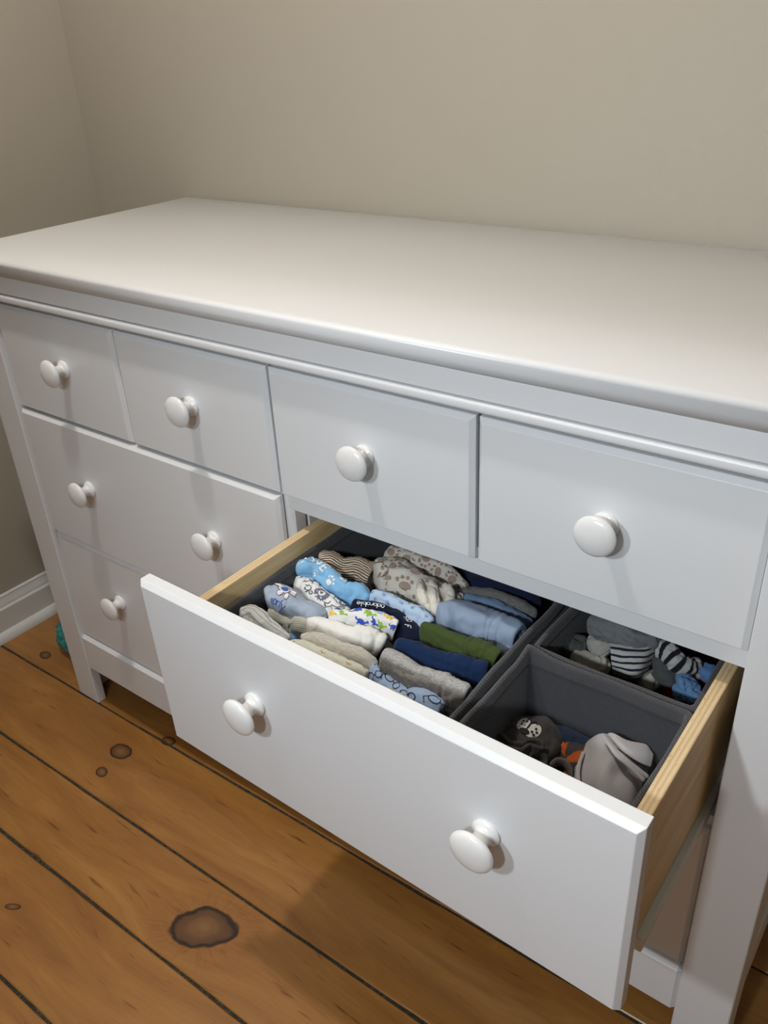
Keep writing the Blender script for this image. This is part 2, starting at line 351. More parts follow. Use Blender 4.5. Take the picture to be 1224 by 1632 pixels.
# ------------------------------------------------------------------ fabric bins
def rrect(x0,x1,y0,y1,r,n):
    out=[];L_=[(x1-r,y0+r,-90),(x1-r,y1-r,0),(x0+r,y1-r,90),(x0+r,y0+r,180)]
    for ci,(cx,cy,a0) in enumerate(L_):
        for k in range(4): a=math.radians(a0+90*k/3); out.append((cx+r*math.cos(a),cy+r*math.sin(a)))
        nx=L_[(ci+1)%4]; p=out[-1]; a=math.radians(nx[2]); q=(nx[0]+r*math.cos(a),nx[1]+r*math.sin(a))
        for k in range(1,n): t=k/n; out.append((p[0]+(q[0]-p[0])*t,p[1]+(q[1]-p[1])*t))
    return out
def fbin(name,label,x0,x1,y0,y1,z0,z1,seed,bow=.003,peak=0.0):
    C_=((x0+x1)/2,(y0+y1)/2); root=empty(name,(C_[0],C_[1],z0),label,'storage bin')
    O=rrect(x0,x1,y0,y1,.004,14); n=len(O); t=.0032
    def pt(k,f,off):
        x,y=O[k]; nx=(x-C_[0]); ny=(y-C_[1]); hx=(x1-x0)/2; hy=(y1-y0)/2
        u=abs(nx)/hx; v=abs(ny)/hy
        ix=(hx-off)/hx; iy=(hy-off)/hy
        wob=bow*noise.noise(Vector((x*14+seed,y*14,f*1.5)))*(.3+f)*(1-min(u,v)**4 if min(u,v)<1 else 0)
        px=C_[0]+nx*ix; py=C_[1]+ny*iy
        if v>=u: py+=wob
        else: px+=wob
        lift = peak*max(0,1-math.hypot(x-x0,y-y1)/.03)+.0012*noise.noise(Vector((x*25,y*25,seed)))
        return (px,py,z0+(z1-z0)*f+(lift if f>.9 else 0))
    prof=[(0,0)]+[(j/8,0) for j in range(1,8)]+[(.99,0),(1.0,.0008),(1.0,.0024),(.99,t)]+[(j/8,t) for j in range(7,0,-1)]+[(.03,t)]
    V=[pt(k,f,o) for f,o in prof for k in range(n)]; F=[]
    for j in range(len(prof)-1):
        for k in range(n): F.append((j*n+k,j*n+(k+1)%n,(j+1)*n+(k+1)%n,(j+1)*n+k))
    F.append(tuple(range(n-1,-1,-1))); F.append(tuple((len(prof)-1)*n+k for k in range(n)))
    reparent(fromlist('bin_body',V,F,BIN,None,True),root)
    # turned-over hem, a slightly thicker band at the rim
    hp=[(.885,-.0009),(.985,-.0012),(1.009,-.0004),(1.013,.0016),(1.009,.0036),(.985,t+.0010),(.885,t+.0008)]
    V=[pt(k,f,o) for f,o in hp for k in range(n)]; F=[]
    for j in range(len(hp)-1):
        for k in range(n): F.append((j*n+k,j*n+(k+1)%n,(j+1)*n+(k+1)%n,(j+1)*n+k))
    reparent(fromlist('rim_hem',V,F,BINH,None,True),root)
    return root
fbin('fabric_bin','large charcoal fabric bin on the left of the open drawer, packed with rolled baby clothes',.0385,.3475,-.2055,.175,.4305,.550,1.3,.0035)
fbin('fabric_bin','small charcoal fabric bin at the front right of the drawer holding the bear-face garment',.3600,.5310,-.2045,-.0205,.4305,.552,5.1,.003,.006)
fbin('fabric_bin','small charcoal fabric bin at the back right of the drawer, full of balled socks',.3620,.5310,-.0135,.175,.4305,.550,8.7,.003)
# ------------------------------------------------------------------ cloth rolls
W={
 'E':([(0.0432, -0.1425, 0.52), (0.0539, -0.1411, 0.52), (0.0666, -0.1404, 0.516)],[0.008, 0.009, 0.008],[0.016, 0.016, 0.016]),
 'A':([(0.0437, 0.0134, 0.522), (0.0564, 0.0232, 0.523), (0.0746, 0.0267, 0.518), (0.0928, 0.0345, 0.521), (0.1126, 0.0356, 0.518)],[0.012, 0.013, 0.012, 0.014, 0.015],[0.02, 0.02, 0.02, 0.02, 0.02]),
 'B':([(0.0432, -0.0281, 0.543), (0.0587, -0.0112, 0.5362), (0.0835, -0.0114, 0.5274), (0.1093, -0.0156, 0.5216), (0.1237, -0.013, 0.5218), (0.1419, -0.0127, 0.514)],[0.011, 0.012, 0.012, 0.012, 0.013, 0.012],[0.012, 0.015, 0.018, 0.02, 0.02, 0.02]),
 'C':([(0.0479, -0.0392, 0.525), (0.0584, -0.0305, 0.52), (0.0924, -0.0386, 0.516), (0.1183, -0.043, 0.512), (0.1403, -0.0459, 0.508)],[0.011, 0.012, 0.012, 0.012, 0.011],[0.013, 0.016, 0.018, 0.02, 0.02]),
 'D':([(0.0432, -0.083, 0.523), (0.0529, -0.0735, 0.5247), (0.07, -0.0688, 0.5185), (0.0937, -0.0654, 0.5102), (0.1056, -0.0602, 0.5)],[0.014, 0.018, 0.019, 0.015, 0.011],[0.022, 0.022, 0.022, 0.022, 0.022]),
 'F':([(0.0436, -0.1297, 0.5225), (0.0527, -0.1165, 0.5217), (0.0779, -0.1179, 0.5148), (0.1055, -0.116, 0.502)],[0.012, 0.013, 0.012, 0.009],[0.02, 0.02, 0.02, 0.02]),
 'G':([(0.0496, -0.0928, 0.508), (0.0623, -0.0872, 0.506), (0.0808, -0.0844, 0.498), (0.0955, -0.08, 0.504), (0.1125, -0.0756, 0.5)],[0.01, 0.009, 0.008, 0.01, 0.009],[0.018, 0.018, 0.018, 0.018, 0.018]),
 'H':([(0.0489, -0.0874, 0.488), (0.069, -0.089, 0.488), (0.0949, -0.0891, 0.486)],[0.01, 0.01, 0.01],[0.014, 0.014, 0.014]),
 'I':([(0.1318, -0.0728, 0.527), (0.1457, -0.0637, 0.527), (0.1686, -0.0521, 0.529), (0.1847, -0.044, 0.527), (0.2016, -0.0388, 0.521)],[0.007, 0.008, 0.009, 0.009, 0.008],[0.015, 0.015, 0.015, 0.015, 0.015]),
 'J':([(0.1172, -0.0958, 0.518), (0.1293, -0.0836, 0.518), (0.1619, -0.0787, 0.516), (0.1847, -0.0678, 0.516), (0.1992, -0.0609, 0.508)],[0.01, 0.011, 0.011, 0.012, 0.009],[0.02, 0.02, 0.02, 0.02, 0.02]),
 'K':([(0.1242, -0.1115, 0.508), (0.1357, -0.103, 0.51), (0.1694, -0.0996, 0.51), (0.192, -0.0948, 0.508), (0.2043, -0.0925, 0.498)],[0.01, 0.011, 0.011, 0.011, 0.009],[0.02, 0.02, 0.02, 0.02, 0.02]),
 'L':([(0.1249, -0.1323, 0.516), (0.1385, -0.1264, 0.518), (0.1736, -0.1253, 0.518), (0.2016, -0.1226, 0.516), (0.2168, -0.1187, 0.51)],[0.009, 0.01, 0.01, 0.01, 0.008],[0.018, 0.018, 0.018, 0.018, 0.018]),
 'M':([(0.2092, -0.0956, 0.498), (0.2353, -0.1019, 0.498), (0.2622, -0.1052, 0.496), (0.2899, -0.1069, 0.504), (0.3088, -0.1054, 0.498)],[0.01, 0.012, 0.012, 0.013, 0.011],[0.02, 0.02, 0.02, 0.02, 0.02]),
 'N':([(0.2215, -0.0919, 0.52), (0.24, -0.0899, 0.52), (0.2702, -0.0927, 0.518), (0.2966, -0.0911, 0.52), (0.3143, -0.0925, 0.522), (0.3291, -0.0913, 0.52)],[0.011, 0.012, 0.012, 0.012, 0.012, 0.01],[0.02, 0.02, 0.02, 0.02, 0.02, 0.02]),
 'O':([(0.2209, -0.0673, 0.518), (0.2448, -0.062, 0.518), (0.2754, -0.0593, 0.516), (0.3017, -0.0535, 0.518), (0.3288, -0.0478, 0.518)],[0.01, 0.012, 0.013, 0.013, 0.011],[0.02, 0.02, 0.02, 0.02, 0.02]),
 'P':([(0.2288, -0.0269, 0.518), (0.2542, -0.0272, 0.52), (0.2859, -0.0259, 0.518), (0.3071, -0.0245, 0.522), (0.3283, -0.0265, 0.52)],[0.008, 0.01, 0.012, 0.013, 0.011],[0.02, 0.02, 0.02, 0.02, 0.02]),
 'Q':([(0.1325, -0.0356, 0.512), (0.1551, -0.0238, 0.512), (0.1786, -0.0186, 0.51), (0.2047, -0.024, 0.506), (0.2304, -0.0277, 0.496)],[0.011, 0.011, 0.012, 0.014, 0.013],[0.022, 0.022, 0.022, 0.022, 0.022]),
 'R':([(0.1446, -0.012, 0.522), (0.1627, -0.0064, 0.522), (0.1932, -0.0073, 0.52), (0.2122, -0.0066, 0.52), (0.2254, -0.0084, 0.514)],[0.008, 0.009, 0.009, 0.01, 0.008],[0.018, 0.018, 0.018, 0.018, 0.018]),
 'S':([(0.2358, -0.0043, 0.522), (0.2527, 0.0138, 0.522), (0.2817, 0.0204, 0.52), (0.3028, 0.0229, 0.52), (0.3271, 0.0202, 0.518)],[0.017, 0.02, 0.02, 0.02, 0.016],[0.024, 0.024, 0.024, 0.024, 0.024]),
 'T':([(0.1244, 0.0264, 0.522), (0.1384, 0.0437, 0.522), (0.1744, 0.0391, 0.52), (0.2072, 0.0372, 0.516), (0.2266, 0.0438, 0.506)],[0.021, 0.023, 0.022, 0.021, 0.014],[0.028, 0.028, 0.028, 0.028, 0.028]),
 'U':([(0.1089, 0.0664, 0.528), (0.1512, 0.0723, 0.528), (0.184, 0.0789, 0.522), (0.2187, 0.0756, 0.506)],[0.011, 0.013, 0.013, 0.01],[0.022, 0.022, 0.022, 0.022]),
 'V':([(0.2304, 0.053, 0.51), (0.2654, 0.062, 0.51), (0.2975, 0.0647, 0.504), (0.3181, 0.0662, 0.498)],[0.009, 0.01, 0.01, 0.008],[0.02, 0.02, 0.02, 0.02]),
 'W':([(0.2252, 0.0571, 0.512), (0.2533, 0.0752, 0.512), (0.2843, 0.0804, 0.51), (0.3125, 0.0857, 0.498)],[0.009, 0.01, 0.011, 0.008],[0.02, 0.02, 0.02, 0.02]),
 'X':([(0.0998, 0.1146, 0.486), (0.1849, 0.1056, 0.501), (0.2488, 0.1051, 0.501), (0.3036, 0.1189, 0.486)],[0.014, 0.024, 0.026, 0.02],[0.024, 0.024, 0.024, 0.024]),
 'Y':([(0.2054, -0.1238, 0.5), (0.2354, -0.1191, 0.498), (0.2649, -0.1147, 0.498), (0.2911, -0.1126, 0.496)],[0.008, 0.009, 0.009, 0.008],[0.016, 0.016, 0.016, 0.016]),
 'T2':([(0.2008, 0.0378, 0.542), (0.2132, 0.0218, 0.538), (0.2228, 0.0124, 0.526), (0.2265, 0.0143, 0.512)],[0.006, 0.007, 0.007, 0.005],[0.01, 0.01, 0.01, 0.01]),
 'T3':([(0.2132, 0.043, 0.54), (0.2261, 0.0366, 0.536), (0.2326, 0.0264, 0.525), (0.2285, 0.0218, 0.51)],[0.006, 0.007, 0.007, 0.005],[0.01, 0.01, 0.01, 0.01]),
 'T4':([(0.1869, 0.0318, 0.543), (0.2007, 0.0168, 0.538), (0.2131, 0.0087, 0.528), (0.2204, 0.0129, 0.514)],[0.005, 0.006, 0.006, 0.004],[0.01, 0.01, 0.01, 0.01]),
 'gbear':([(0.3765, -0.0806, 0.456), (0.379, -0.0671, 0.468), (0.3934, -0.0602, 0.472), (0.4154, -0.0539, 0.46)],[0.022, 0.027, 0.028, 0.022],[0.022, 0.022, 0.022, 0.022]),
 'ruf1':([(0.367, -0.0865, 0.477), (0.367, -0.084, 0.481), (0.3777, -0.0872, 0.481), (0.3891, -0.0848, 0.482), (0.3942, -0.0775, 0.484), (0.4028, -0.0739, 0.484), (0.4082, -0.0759, 0.481)],[0.003, 0.003, 0.003, 0.003, 0.003, 0.003, 0.003],[0.009, 0.009, 0.009, 0.009, 0.009, 0.009, 0.009]),
 'ruf2':([(0.367, -0.0907, 0.473), (0.3727, -0.0895, 0.475), (0.3848, -0.092, 0.477), (0.3943, -0.0904, 0.481), (0.3981, -0.082, 0.483), (0.4063, -0.0802, 0.481), (0.4115, -0.0739, 0.477)],[0.003, 0.003, 0.003, 0.003, 0.003, 0.003, 0.003],[0.009, 0.009, 0.009, 0.009, 0.009, 0.009, 0.009]),
 'ruf3':([(0.3715, -0.0908, 0.465), (0.3866, -0.0922, 0.467), (0.3963, -0.0894, 0.471), (0.402, -0.0821, 0.475), (0.4089, -0.0791, 0.473), (0.4134, -0.0818, 0.465)],[0.003, 0.003, 0.003, 0.003, 0.003, 0.003],[0.009, 0.009, 0.009, 0.009, 0.009, 0.009]),
 'navy1':([(0.3988, -0.0361, 0.462), (0.4104, -0.0377, 0.468), (0.4274, -0.0369, 0.468), (0.4425, -0.0353, 0.458)],[0.011, 0.013, 0.012, 0.01],[0.014, 0.014, 0.014, 0.014]),
 'navy2':([(0.4342, -0.0337, 0.466), (0.4409, -0.0345, 0.468), (0.4483, -0.0345, 0.464), (0.4541, -0.0337, 0.456)],[0.008, 0.009, 0.009, 0.008],[0.012, 0.012, 0.012, 0.012]),
 'orange':([(0.4152, -0.0605, 0.458), (0.4232, -0.048, 0.466), (0.4351, -0.0487, 0.468), (0.443, -0.0587, 0.462), (0.4387, -0.0678, 0.45)],[0.012, 0.014, 0.015, 0.014, 0.012],[0.012, 0.012, 0.012, 0.012, 0.012]),
 'ring':([(0.4192, -0.0766, 0.466), (0.4228, -0.0707, 0.47), (0.4301, -0.0689, 0.471), (0.4367, -0.071, 0.468), (0.4411, -0.0747, 0.46)],[0.0022, 0.0022, 0.0022, 0.0022, 0.0022],[0.006, 0.006, 0.006, 0.006, 0.006]),
 'white1':([(0.4284, -0.0387, 0.456), (0.4371, -0.0377, 0.462), (0.4499, -0.0353, 0.462)],[0.01, 0.013, 0.01],[0.012, 0.012, 0.012]),
 'whitetip':([(0.4388, -0.0776, 0.452), (0.4482, -0.0698, 0.456), (0.4582, -0.0663, 0.452)],[0.009, 0.011, 0.009],[0.01, 0.01, 0.01]),
 'bgrey':([(0.3883, 0.08, 0.533), (0.4033, 0.0735, 0.538), (0.4226, 0.0697, 0.54), (0.4424, 0.0728, 0.538), (0.4606, 0.0835, 0.533)],[0.012, 0.014, 0.013, 0.01, 0.008],[0.012, 0.012, 0.012, 0.012, 0.012]),
 'bcream1':([(0.3792, 0.0488, 0.492), (0.3904, 0.0527, 0.497), (0.4055, 0.055, 0.497), (0.4177, 0.0614, 0.492)],[0.013, 0.014, 0.014, 0.012],[0.013, 0.013, 0.013, 0.013]),
 'bcream2':([(0.3882, 0.0717, 0.508), (0.4013, 0.0713, 0.513), (0.4132, 0.0684, 0.508)],[0.01, 0.013, 0.01],[0.012, 0.012, 0.012]),
 'bdark1':([(0.3735, 0.0591, 0.491), (0.3745, 0.0663, 0.501), (0.3863, 0.0706, 0.498)],[0.012, 0.014, 0.012],[0.014, 0.014, 0.014]),
 'bdark2':([(0.4607, 0.0777, 0.509), (0.4693, 0.0777, 0.512), (0.4761, 0.0727, 0.505), (0.4757, 0.0697, 0.495)],[0.01, 0.014, 0.014, 0.012],[0.013, 0.013, 0.013, 0.013]),
 'bstripe2':([(0.4596, 0.0846, 0.526), (0.4732, 0.0804, 0.528), (0.4865, 0.0771, 0.522), (0.4951, 0.083, 0.516), (0.5042, 0.0958, 0.513)],[0.009, 0.01, 0.01, 0.01, 0.009],[0.012, 0.012, 0.012, 0.012, 0.012]),
 'bcream3':([(0.4526, 0.0611, 0.487), (0.4619, 0.071, 0.493), (0.471, 0.0754, 0.489)],[0.01, 0.012, 0.009],[0.011, 0.011, 0.011]),
 'bred':([(0.4799, 0.0865, 0.492), (0.4895, 0.0951, 0.499), (0.5049, 0.1029, 0.499), (0.5177, 0.1031, 0.492)],[0.012, 0.014, 0.014, 0.011],[0.013, 0.013, 0.013, 0.013]),
 'bred2':([(0.4793, 0.0668, 0.486), (0.491, 0.0766, 0.488), (0.5068, 0.0789, 0.488)],[0.01, 0.012, 0.01],[0.012, 0.012, 0.012]),
 'bblue':([(0.4928, 0.0599, 0.506), (0.5011, 0.0645, 0.51), (0.5088, 0.0589, 0.506), (0.5074, 0.0556, 0.496)],[0.01, 0.012, 0.013, 0.011],[0.012, 0.012, 0.012, 0.012]),
 'bblue2':([(0.4909, 0.0561, 0.499), (0.4983, 0.0578, 0.503), (0.5041, 0.0584, 0.497)],[0.008, 0.009, 0.008],[0.009, 0.009, 0.009]),
 'bblue3':([(0.5048, 0.0864, 0.511), (0.5127, 0.0912, 0.513), (0.5186, 0.0883, 0.506)],[0.008, 0.01, 0.008],[0.009, 0.009, 0.009]),
}
G={
 'garment':[[(0.4336, -0.04, 0.472), (0.4469, -0.032, 0.49), (0.4615, -0.0316, 0.496), (0.477, -0.0291, 0.494), (0.4891, -0.0275, 0.486), (0.496, -0.0275, 0.48)], [(0.4367, -0.0562, 0.47), (0.4501, -0.0533, 0.488), (0.468, -0.0543, 0.499), (0.4854, -0.0536, 0.5), (0.4974, -0.0435, 0.49), (0.5024, -0.0313, 0.48)], [(0.4435, -0.0743, 0.468), (0.4579, -0.0754, 0.486), (0.4738, -0.0785, 0.498), (0.4858, -0.0723, 0.494), (0.4989, -0.0652, 0.489), (0.5051, -0.0533, 0.478)], [(0.4506, -0.0844, 0.464), (0.4659, -0.0889, 0.48), (0.4795, -0.0922, 0.488), (0.4913, -0.0874, 0.486), (0.503, -0.0823, 0.482), (0.5081, -0.0747, 0.474)], [(0.4562, -0.0842, 0.45), (0.4723, -0.0933, 0.466), (0.4863, -0.0977, 0.474), (0.4963, -0.0959, 0.472), (0.5046, -0.0914, 0.468), (0.5089, -0.0856, 0.462)]],
 'flap':[[(0.4553, -0.04, 0.496), (0.4633, -0.0375, 0.505), (0.4799, -0.0385, 0.505), (0.4942, -0.0275, 0.499), (0.5004, -0.0275, 0.494)], [(0.4618, -0.0434, 0.499), (0.4741, -0.0477, 0.506), (0.4875, -0.0493, 0.505), (0.4989, -0.0403, 0.499), (0.5047, -0.0313, 0.493)], [(0.4698, -0.0485, 0.501), (0.4812, -0.0532, 0.503), (0.4926, -0.0524, 0.499), (0.5014, -0.0483, 0.494), (0.5071, -0.0425, 0.489)]],
 'hem':[[(0.4605, -0.0443, 0.504), (0.4747, -0.0599, 0.509), (0.4854, -0.0674, 0.51), (0.4984, -0.0679, 0.505), (0.5126, -0.0649, 0.497)]],
 'hem3':[[(0.4585, -0.046, 0.506), (0.4722, -0.0604, 0.5105), (0.4828, -0.069, 0.5115), (0.4958, -0.071, 0.507), (0.5118, -0.0722, 0.498)]],
 'hem2':[[(0.4429, -0.054, 0.482), (0.4475, -0.0749, 0.482), (0.4548, -0.0899, 0.48), (0.4623, -0.0927, 0.466)]],
 'striped':[[(0.4142, 0.0638, 0.532), (0.4331, 0.0651, 0.536), (0.4503, 0.0739, 0.536), (0.4604, 0.0917, 0.532)], [(0.4217, 0.0488, 0.53), (0.4397, 0.0498, 0.534), (0.4548, 0.0598, 0.534), (0.46, 0.0796, 0.528)], [(0.4256, 0.0432, 0.522), (0.443, 0.044, 0.526), (0.4559, 0.0526, 0.526), (0.46, 0.0714, 0.52)], [(0.4275, 0.0441, 0.512), (0.4443, 0.0399, 0.516), (0.4551, 0.0471, 0.516), (0.4585, 0.0676, 0.51)], [(0.4273, 0.0544, 0.496), (0.4421, 0.0488, 0.5), (0.452, 0.0554, 0.5), (0.454, 0.0721, 0.496)]],
 'cuff':[[(0.4182, 0.0533, 0.539), (0.4311, 0.0524, 0.541), (0.4438, 0.0582, 0.541), (0.4545, 0.0691, 0.541), (0.4603, 0.0861, 0.539)]],
}
MUZ=(0.3857,-0.0629,0.4920)

def crom(P,t):
    n=len(P)-1; t=max(0,min(n-1e-6,t*n)); i=int(t); f=t-i
    p0=P[max(i-1,0)];p1=P[i];p2=P[min(i+1,n)];p3=P[min(i+2,n)]
    if i==0: p0=2*p1-p2
    if i+1>=n: p3=2*p2-p1
    return .5*((2*p1)+(p2-p0)*f+(2*p0-5*p1+4*p2-p3)*f*f+(3*p1-p0-3*p2+p3)*f**3)
class Roll:
    def __init__(s,key,seed=0,amp=.0012,freq=70,exp=2.3,start='round',end='spiral',grooves=(),longs=(),ue=.10,ext=.0,gather=0):
        pts,a,b=W[key]; s.P=[Vector(p) for p in pts]; s.a=[Vector((q,0,0)) for q in a]; s.b=[Vector((q,0,0)) for q in b]
        s.seed=seed; s.amp=amp; s.freq=freq; s.e=exp; s.start=start; s.end=end; s.gr=grooves; s.lo=longs; s.ue=ue; s.gather=gather
        N_=60; L0=0; prev=crom(s.P,0); s.len=[0]
        for k in range(1,N_+1):
            c=crom(s.P,k/N_); L0+=(c-prev).length; s.len.append(L0); prev=c
        s.L=L0
    def frame(s,u):
        u=max(0,min(1,u)); c=crom(s.P,u); d=(crom(s.P,min(1,u+.02))-crom(s.P,max(0,u-.02))).normalized()
        S=d.cross(Vector((0,0,1))).normalized(); return c,d,S,S.cross(d)
    def escale(s,u):
        e=1.0
        if s.start=='round' and u<s.ue: e=(1-(1-u/s.ue)**2.4)**(1/2.4)
        if s.start=='flat' and u<.04: e=.9+.1*(u/.04)
        if s.end in('round','pinch') and u>1-s.ue: q=(1-u)/s.ue; e=(1-(1-max(0,q))**2.2)**(1/2.2)
        if s.end=='spiral' and u>.97: e=1-.07*((u-.97)/.03)**2
        return max(e,0.0)
    def pt(s,u,v,off=0.0):
        c,d,S,U=s.frame(u); a=crom(s.a,u).x; b=crom(s.b,u).x; e=s.escale(u)
        cv,sv=math.cos(v),math.sin(v); r=(abs(cv)**s.e+abs(sv)**s.e)**(-1/s.e)
        q=S*(a*cv*r)+U*(b*sv*r); p=c+q*e; nd=q.normalized()
        h=s.amp*(noise.noise(p*s.freq+Vector((s.seed*7.3,0,0)))+.5*noise.noise(p*s.freq*2.3+Vector((s.seed,5,0))))
        rg=1-abs(noise.noise(p*s.freq*.9+Vector((3,s.seed*2.1,1))))*2.4
        h+=s.amp*.55*max(0,rg)**3-s.amp*.9*max(0,1-abs(noise.noise(Vector((p.x*26,p.y*60,p.z*60+s.seed))))*9)
        if not s.lo and s.L>.05: s.lo=((.62+.1*math.sin(s.seed*5),.0013,.10),(1.95+.15*math.cos(s.seed*3),.0009,.12))
        for (gu,dep,wd) in s.gr:
            x=(u-gu+.018*math.sin(v*1.3+gu*30))*s.L/wd; 
            h-=dep*math.exp(-x*x)
            if x>0: h-=dep*.35*math.exp(-x*.25)
        for (gv,dep,wd) in s.lo:
            x=(v-gv+.25*math.sin(u*5+s.seed))/wd; h-=dep*math.exp(-x*x)*math.sin(math.pi*min(1,max(0,u)))
        if s.gather: h+=s.gather*math.sin(v*11+s.seed+2*math.sin(u*6))*max(0,min(1,(u-.55)/.4))
        return p+nd*(h*min(1,e*1.3)+off)
    def build(s,name,m,nu=64,nv=44,parent=None):
        V=[];F=[];UV=[]
        per=2*math.pi*(sum(q.x for q in s.a)/len(s.a)+sum(q.x for q in s.b)/len(s.b))/2*1.08
        for i in range(nu+1):
            u=i/nu
            if s.start=='round': u=u**1.25
            for j in range(nv):
                v=-math.pi/2+2*math.pi*j/nv; V.append(s.pt(u,v)); UV.append((u*s.L+s.seed*.37, (j/nv)*per))
        rows=nu+1
        if s.end=='spiral':
            c,d,S,U=s.frame(1); base=V[-nv:]; cen=sum(base,Vector())/nv; J=22; Lr=3.0+s.seed%2*.6
            for k in range(1,J+1):
                rho=1-k/J
                for j in range(nv):
                    ph=rho*Lr+j/nv; ax=.0024*abs(math.sin(math.pi*ph))-.0075*(1-rho)**.7
                    V.append(cen+(base[j]-cen)*rho+d*ax); UV.append((s.L+(1-rho)*.01,(j/nv)*per))
            rows+=J
        for i in range(rows-1):
            for j in range(nv):
                F.append((i*nv+j,i*nv+(j+1)%nv,(i+1)*nv+(j+1)%nv,(i+1)*nv+j))
        if s.start=='flat': F.append(tuple(range(nv-1,-1,-1)))
        o=fromlist(name,V,F,m,parent,True,UV)
        b=bmesh.new(); b.from_mesh(o.data); bmesh.ops.recalc_face_normals(b,faces=b.faces); b.to_mesh(o.data); b.free()
        return o
# flat prints lying on the cloth -------------------------------------------------
class Print:
    """shapes in cloth metres (s along the roll, t across from its ridge, + towards the drawer front)"""
    def __init__(s,surf): s.f=surf; s.V=[];s.F=[];s.M=[]
    def poly(s,pts,mi,lift=.0005):
        c=(sum(p[0] for p in pts)/len(pts),sum(p[1] for p in pts)/len(pts)); i0=len(s.V)
        s.V.append(s.f(c[0],c[1],lift)); n=len(pts)
        for fr in (.5,1):
            for p in pts: s.V.append(s.f(c[0]+(p[0]-c[0])*fr,c[1]+(p[1]-c[1])*fr,lift))
        for k in range(n):
            j=(k+1)%n; s.F+=[(i0,i0+1+k,i0+1+j),(i0+1+k,i0+1+n+k,i0+1+n+j,i0+1+j)]; s.M+=[mi,mi]
    def ell(s,x,y,rx,ry,rot=0,mi=0,n=14,lift=.0005):
        s.poly([(x+rx*math.cos(a)*math.cos(rot)-ry*math.sin(a)*math.sin(rot),y+rx*math.cos(a)*math.sin(rot)+ry*math.sin(a)*math.cos(rot)) for a in [2*math.pi*k/n for k in range(n)]],mi,lift)
    def stroke(s,pts,w,mi=0,lift=.0007):
        q=[]
        for a,b in zip(pts[:-1],pts[1:]):
            m=max(1,int(math.hypot(b[0]-a[0],b[1]-a[1])/.0012))
            for k in range(m): q.append((a[0]+(b[0]-a[0])*k/m,a[1]+(b[1]-a[1])*k/m))
        q.append(pts[-1]); i0=len(s.V)
        for k,p in enumerate(q):
            a=q[max(k-1,0)];b=q[min(k+1,len(q)-1)];dx,dy=b[0]-a[0],b[1]-a[1];l=math.hypot(dx,dy) or 1
            nx,ny=-dy/l*w/2,dx/l*w/2; s.V.append(s.f(p[0]+nx,p[1]+ny,lift)); s.V.append(s.f(p[0]-nx,p[1]-ny,lift))
        for k in range(len(q)-1): s.F.append((i0+2*k,i0+2*k+1,i0+2*k+3,i0+2*k+2)); s.M.append(mi)
    def ring(s,x,y,rx,ry,w,mi=0,a0=0,a1=2*math.pi,lift=.0007):
        s.stroke([(x+rx*math.cos(a0+(a1-a0)*k/22),y+ry*math.sin(a0+(a1-a0)*k/22)) for k in range(23)],w,mi,lift)
    def paw(s,x,y,r,rot=0,mi=0):
        c,n=math.cos(rot),math.sin(rot)
        def T(a,b): return (x+(a*c-b*n)*r,y+(a*n+b*c)*r)
        p=T(0,.25); s.ell(*p,r*.62,r*.5,rot,mi)
        for a,b in ((-.72,-.35),(-.27,-.75),(.27,-.75),(.72,-.35)): p=T(a,b); s.ell(*p,r*.19,r*.27,rot,mi,8)
    def text(s,txt,x,y,h,w,mi=0,rot=0,gap=.25):
        cx=0; c,n=math.cos(rot),math.sin(rot)
        for ch in txt:
            if ch==' ': cx+=.5; continue
            wd,strokes=FONT[ch]
            for st in strokes:
                s.stroke([(x+((px_+cx)*c-(-py_)*n)*h, y+((px_+cx)*n+(-py_)*c)*h) for px_,py_ in st],w,mi)
            cx+=wd+gap
    def done(s,name,mats,parent):
        me=bpy.data.meshes.new(name); me.from_pydata(s.V,[],s.F); o=link(name,me,mats,parent)
        me.polygons.foreach_set('material_index',s.M); return o
def arc(cx,cy,rx,ry,a0,a1,n=10): return [(cx+rx*math.cos(math.radians(a0+(a1-a0)*k/n)),cy+ry*math.sin(math.radians(a0+(a1-a0)*k/n))) for k in range(n+1)]
FONT={'L':(.5,[[(0,1),(0,0),(.5,0)]]),'O':(.7,[arc(.35,.5,.35,.5,0,360,16)]),'V':(.65,[[(0,1),(.32,0),(.65,1)]]),'E':(.5,[[(.5,1),(0,1),(0,0),(.5,0)],[(0,.52),(.42,.52)]]),'F':(.5,[[(.5,1),(0,1),(0,0)],[(0,.52),(.42,.52)]]),
'e':(.5,[[(.02,.32),(.5,.32)]+arc(.25,.3,.25,.3,5,320)]),'a':(.5,[arc(.25,.3,.25,.3,0,360,12),[(.5,.6),(.5,0)]]),'r':(.35,[[(0,.6),(0,0)],arc(.25,.3,.25,.28,180,60)]),'l':(.12,[[(0.05,1),(.05,0)]]),'y':(.5,[[(0,.6),(.25,0)],[(.5,.6),(.15,-.35)]]),
'd':(.5,[arc(.25,.3,.25,.3,0,360,12),[(.5,1),(.5,0)]]),'o':(.5,[arc(.25,.3,.25,.3,0,360,12)]),'b':(.5,[arc(.25,.3,.25,.3,0,360,12),[(0,1),(0,0)]]),'s':(.42,[arc(.21,.45,.2,.15,20,270,8)+arc(.21,.15,.2,.15,90,-160,8)]),'x':(.45,[[(0,.6),(.45,0)],[(.45,.6),(0,0)]])}
def on(roll):
    def f(s_,t,lift):
        u=max(0,min(1,s_/roll.L)); a=crom(roll.a,u).x
        r=(a*.65+crom(roll.b,u).x*.35)*1.05
        return roll.pt(u,math.pi/2-t/r,lift)
    return f
def pr(name,c,rough=.85): return mat(name,rough,c)
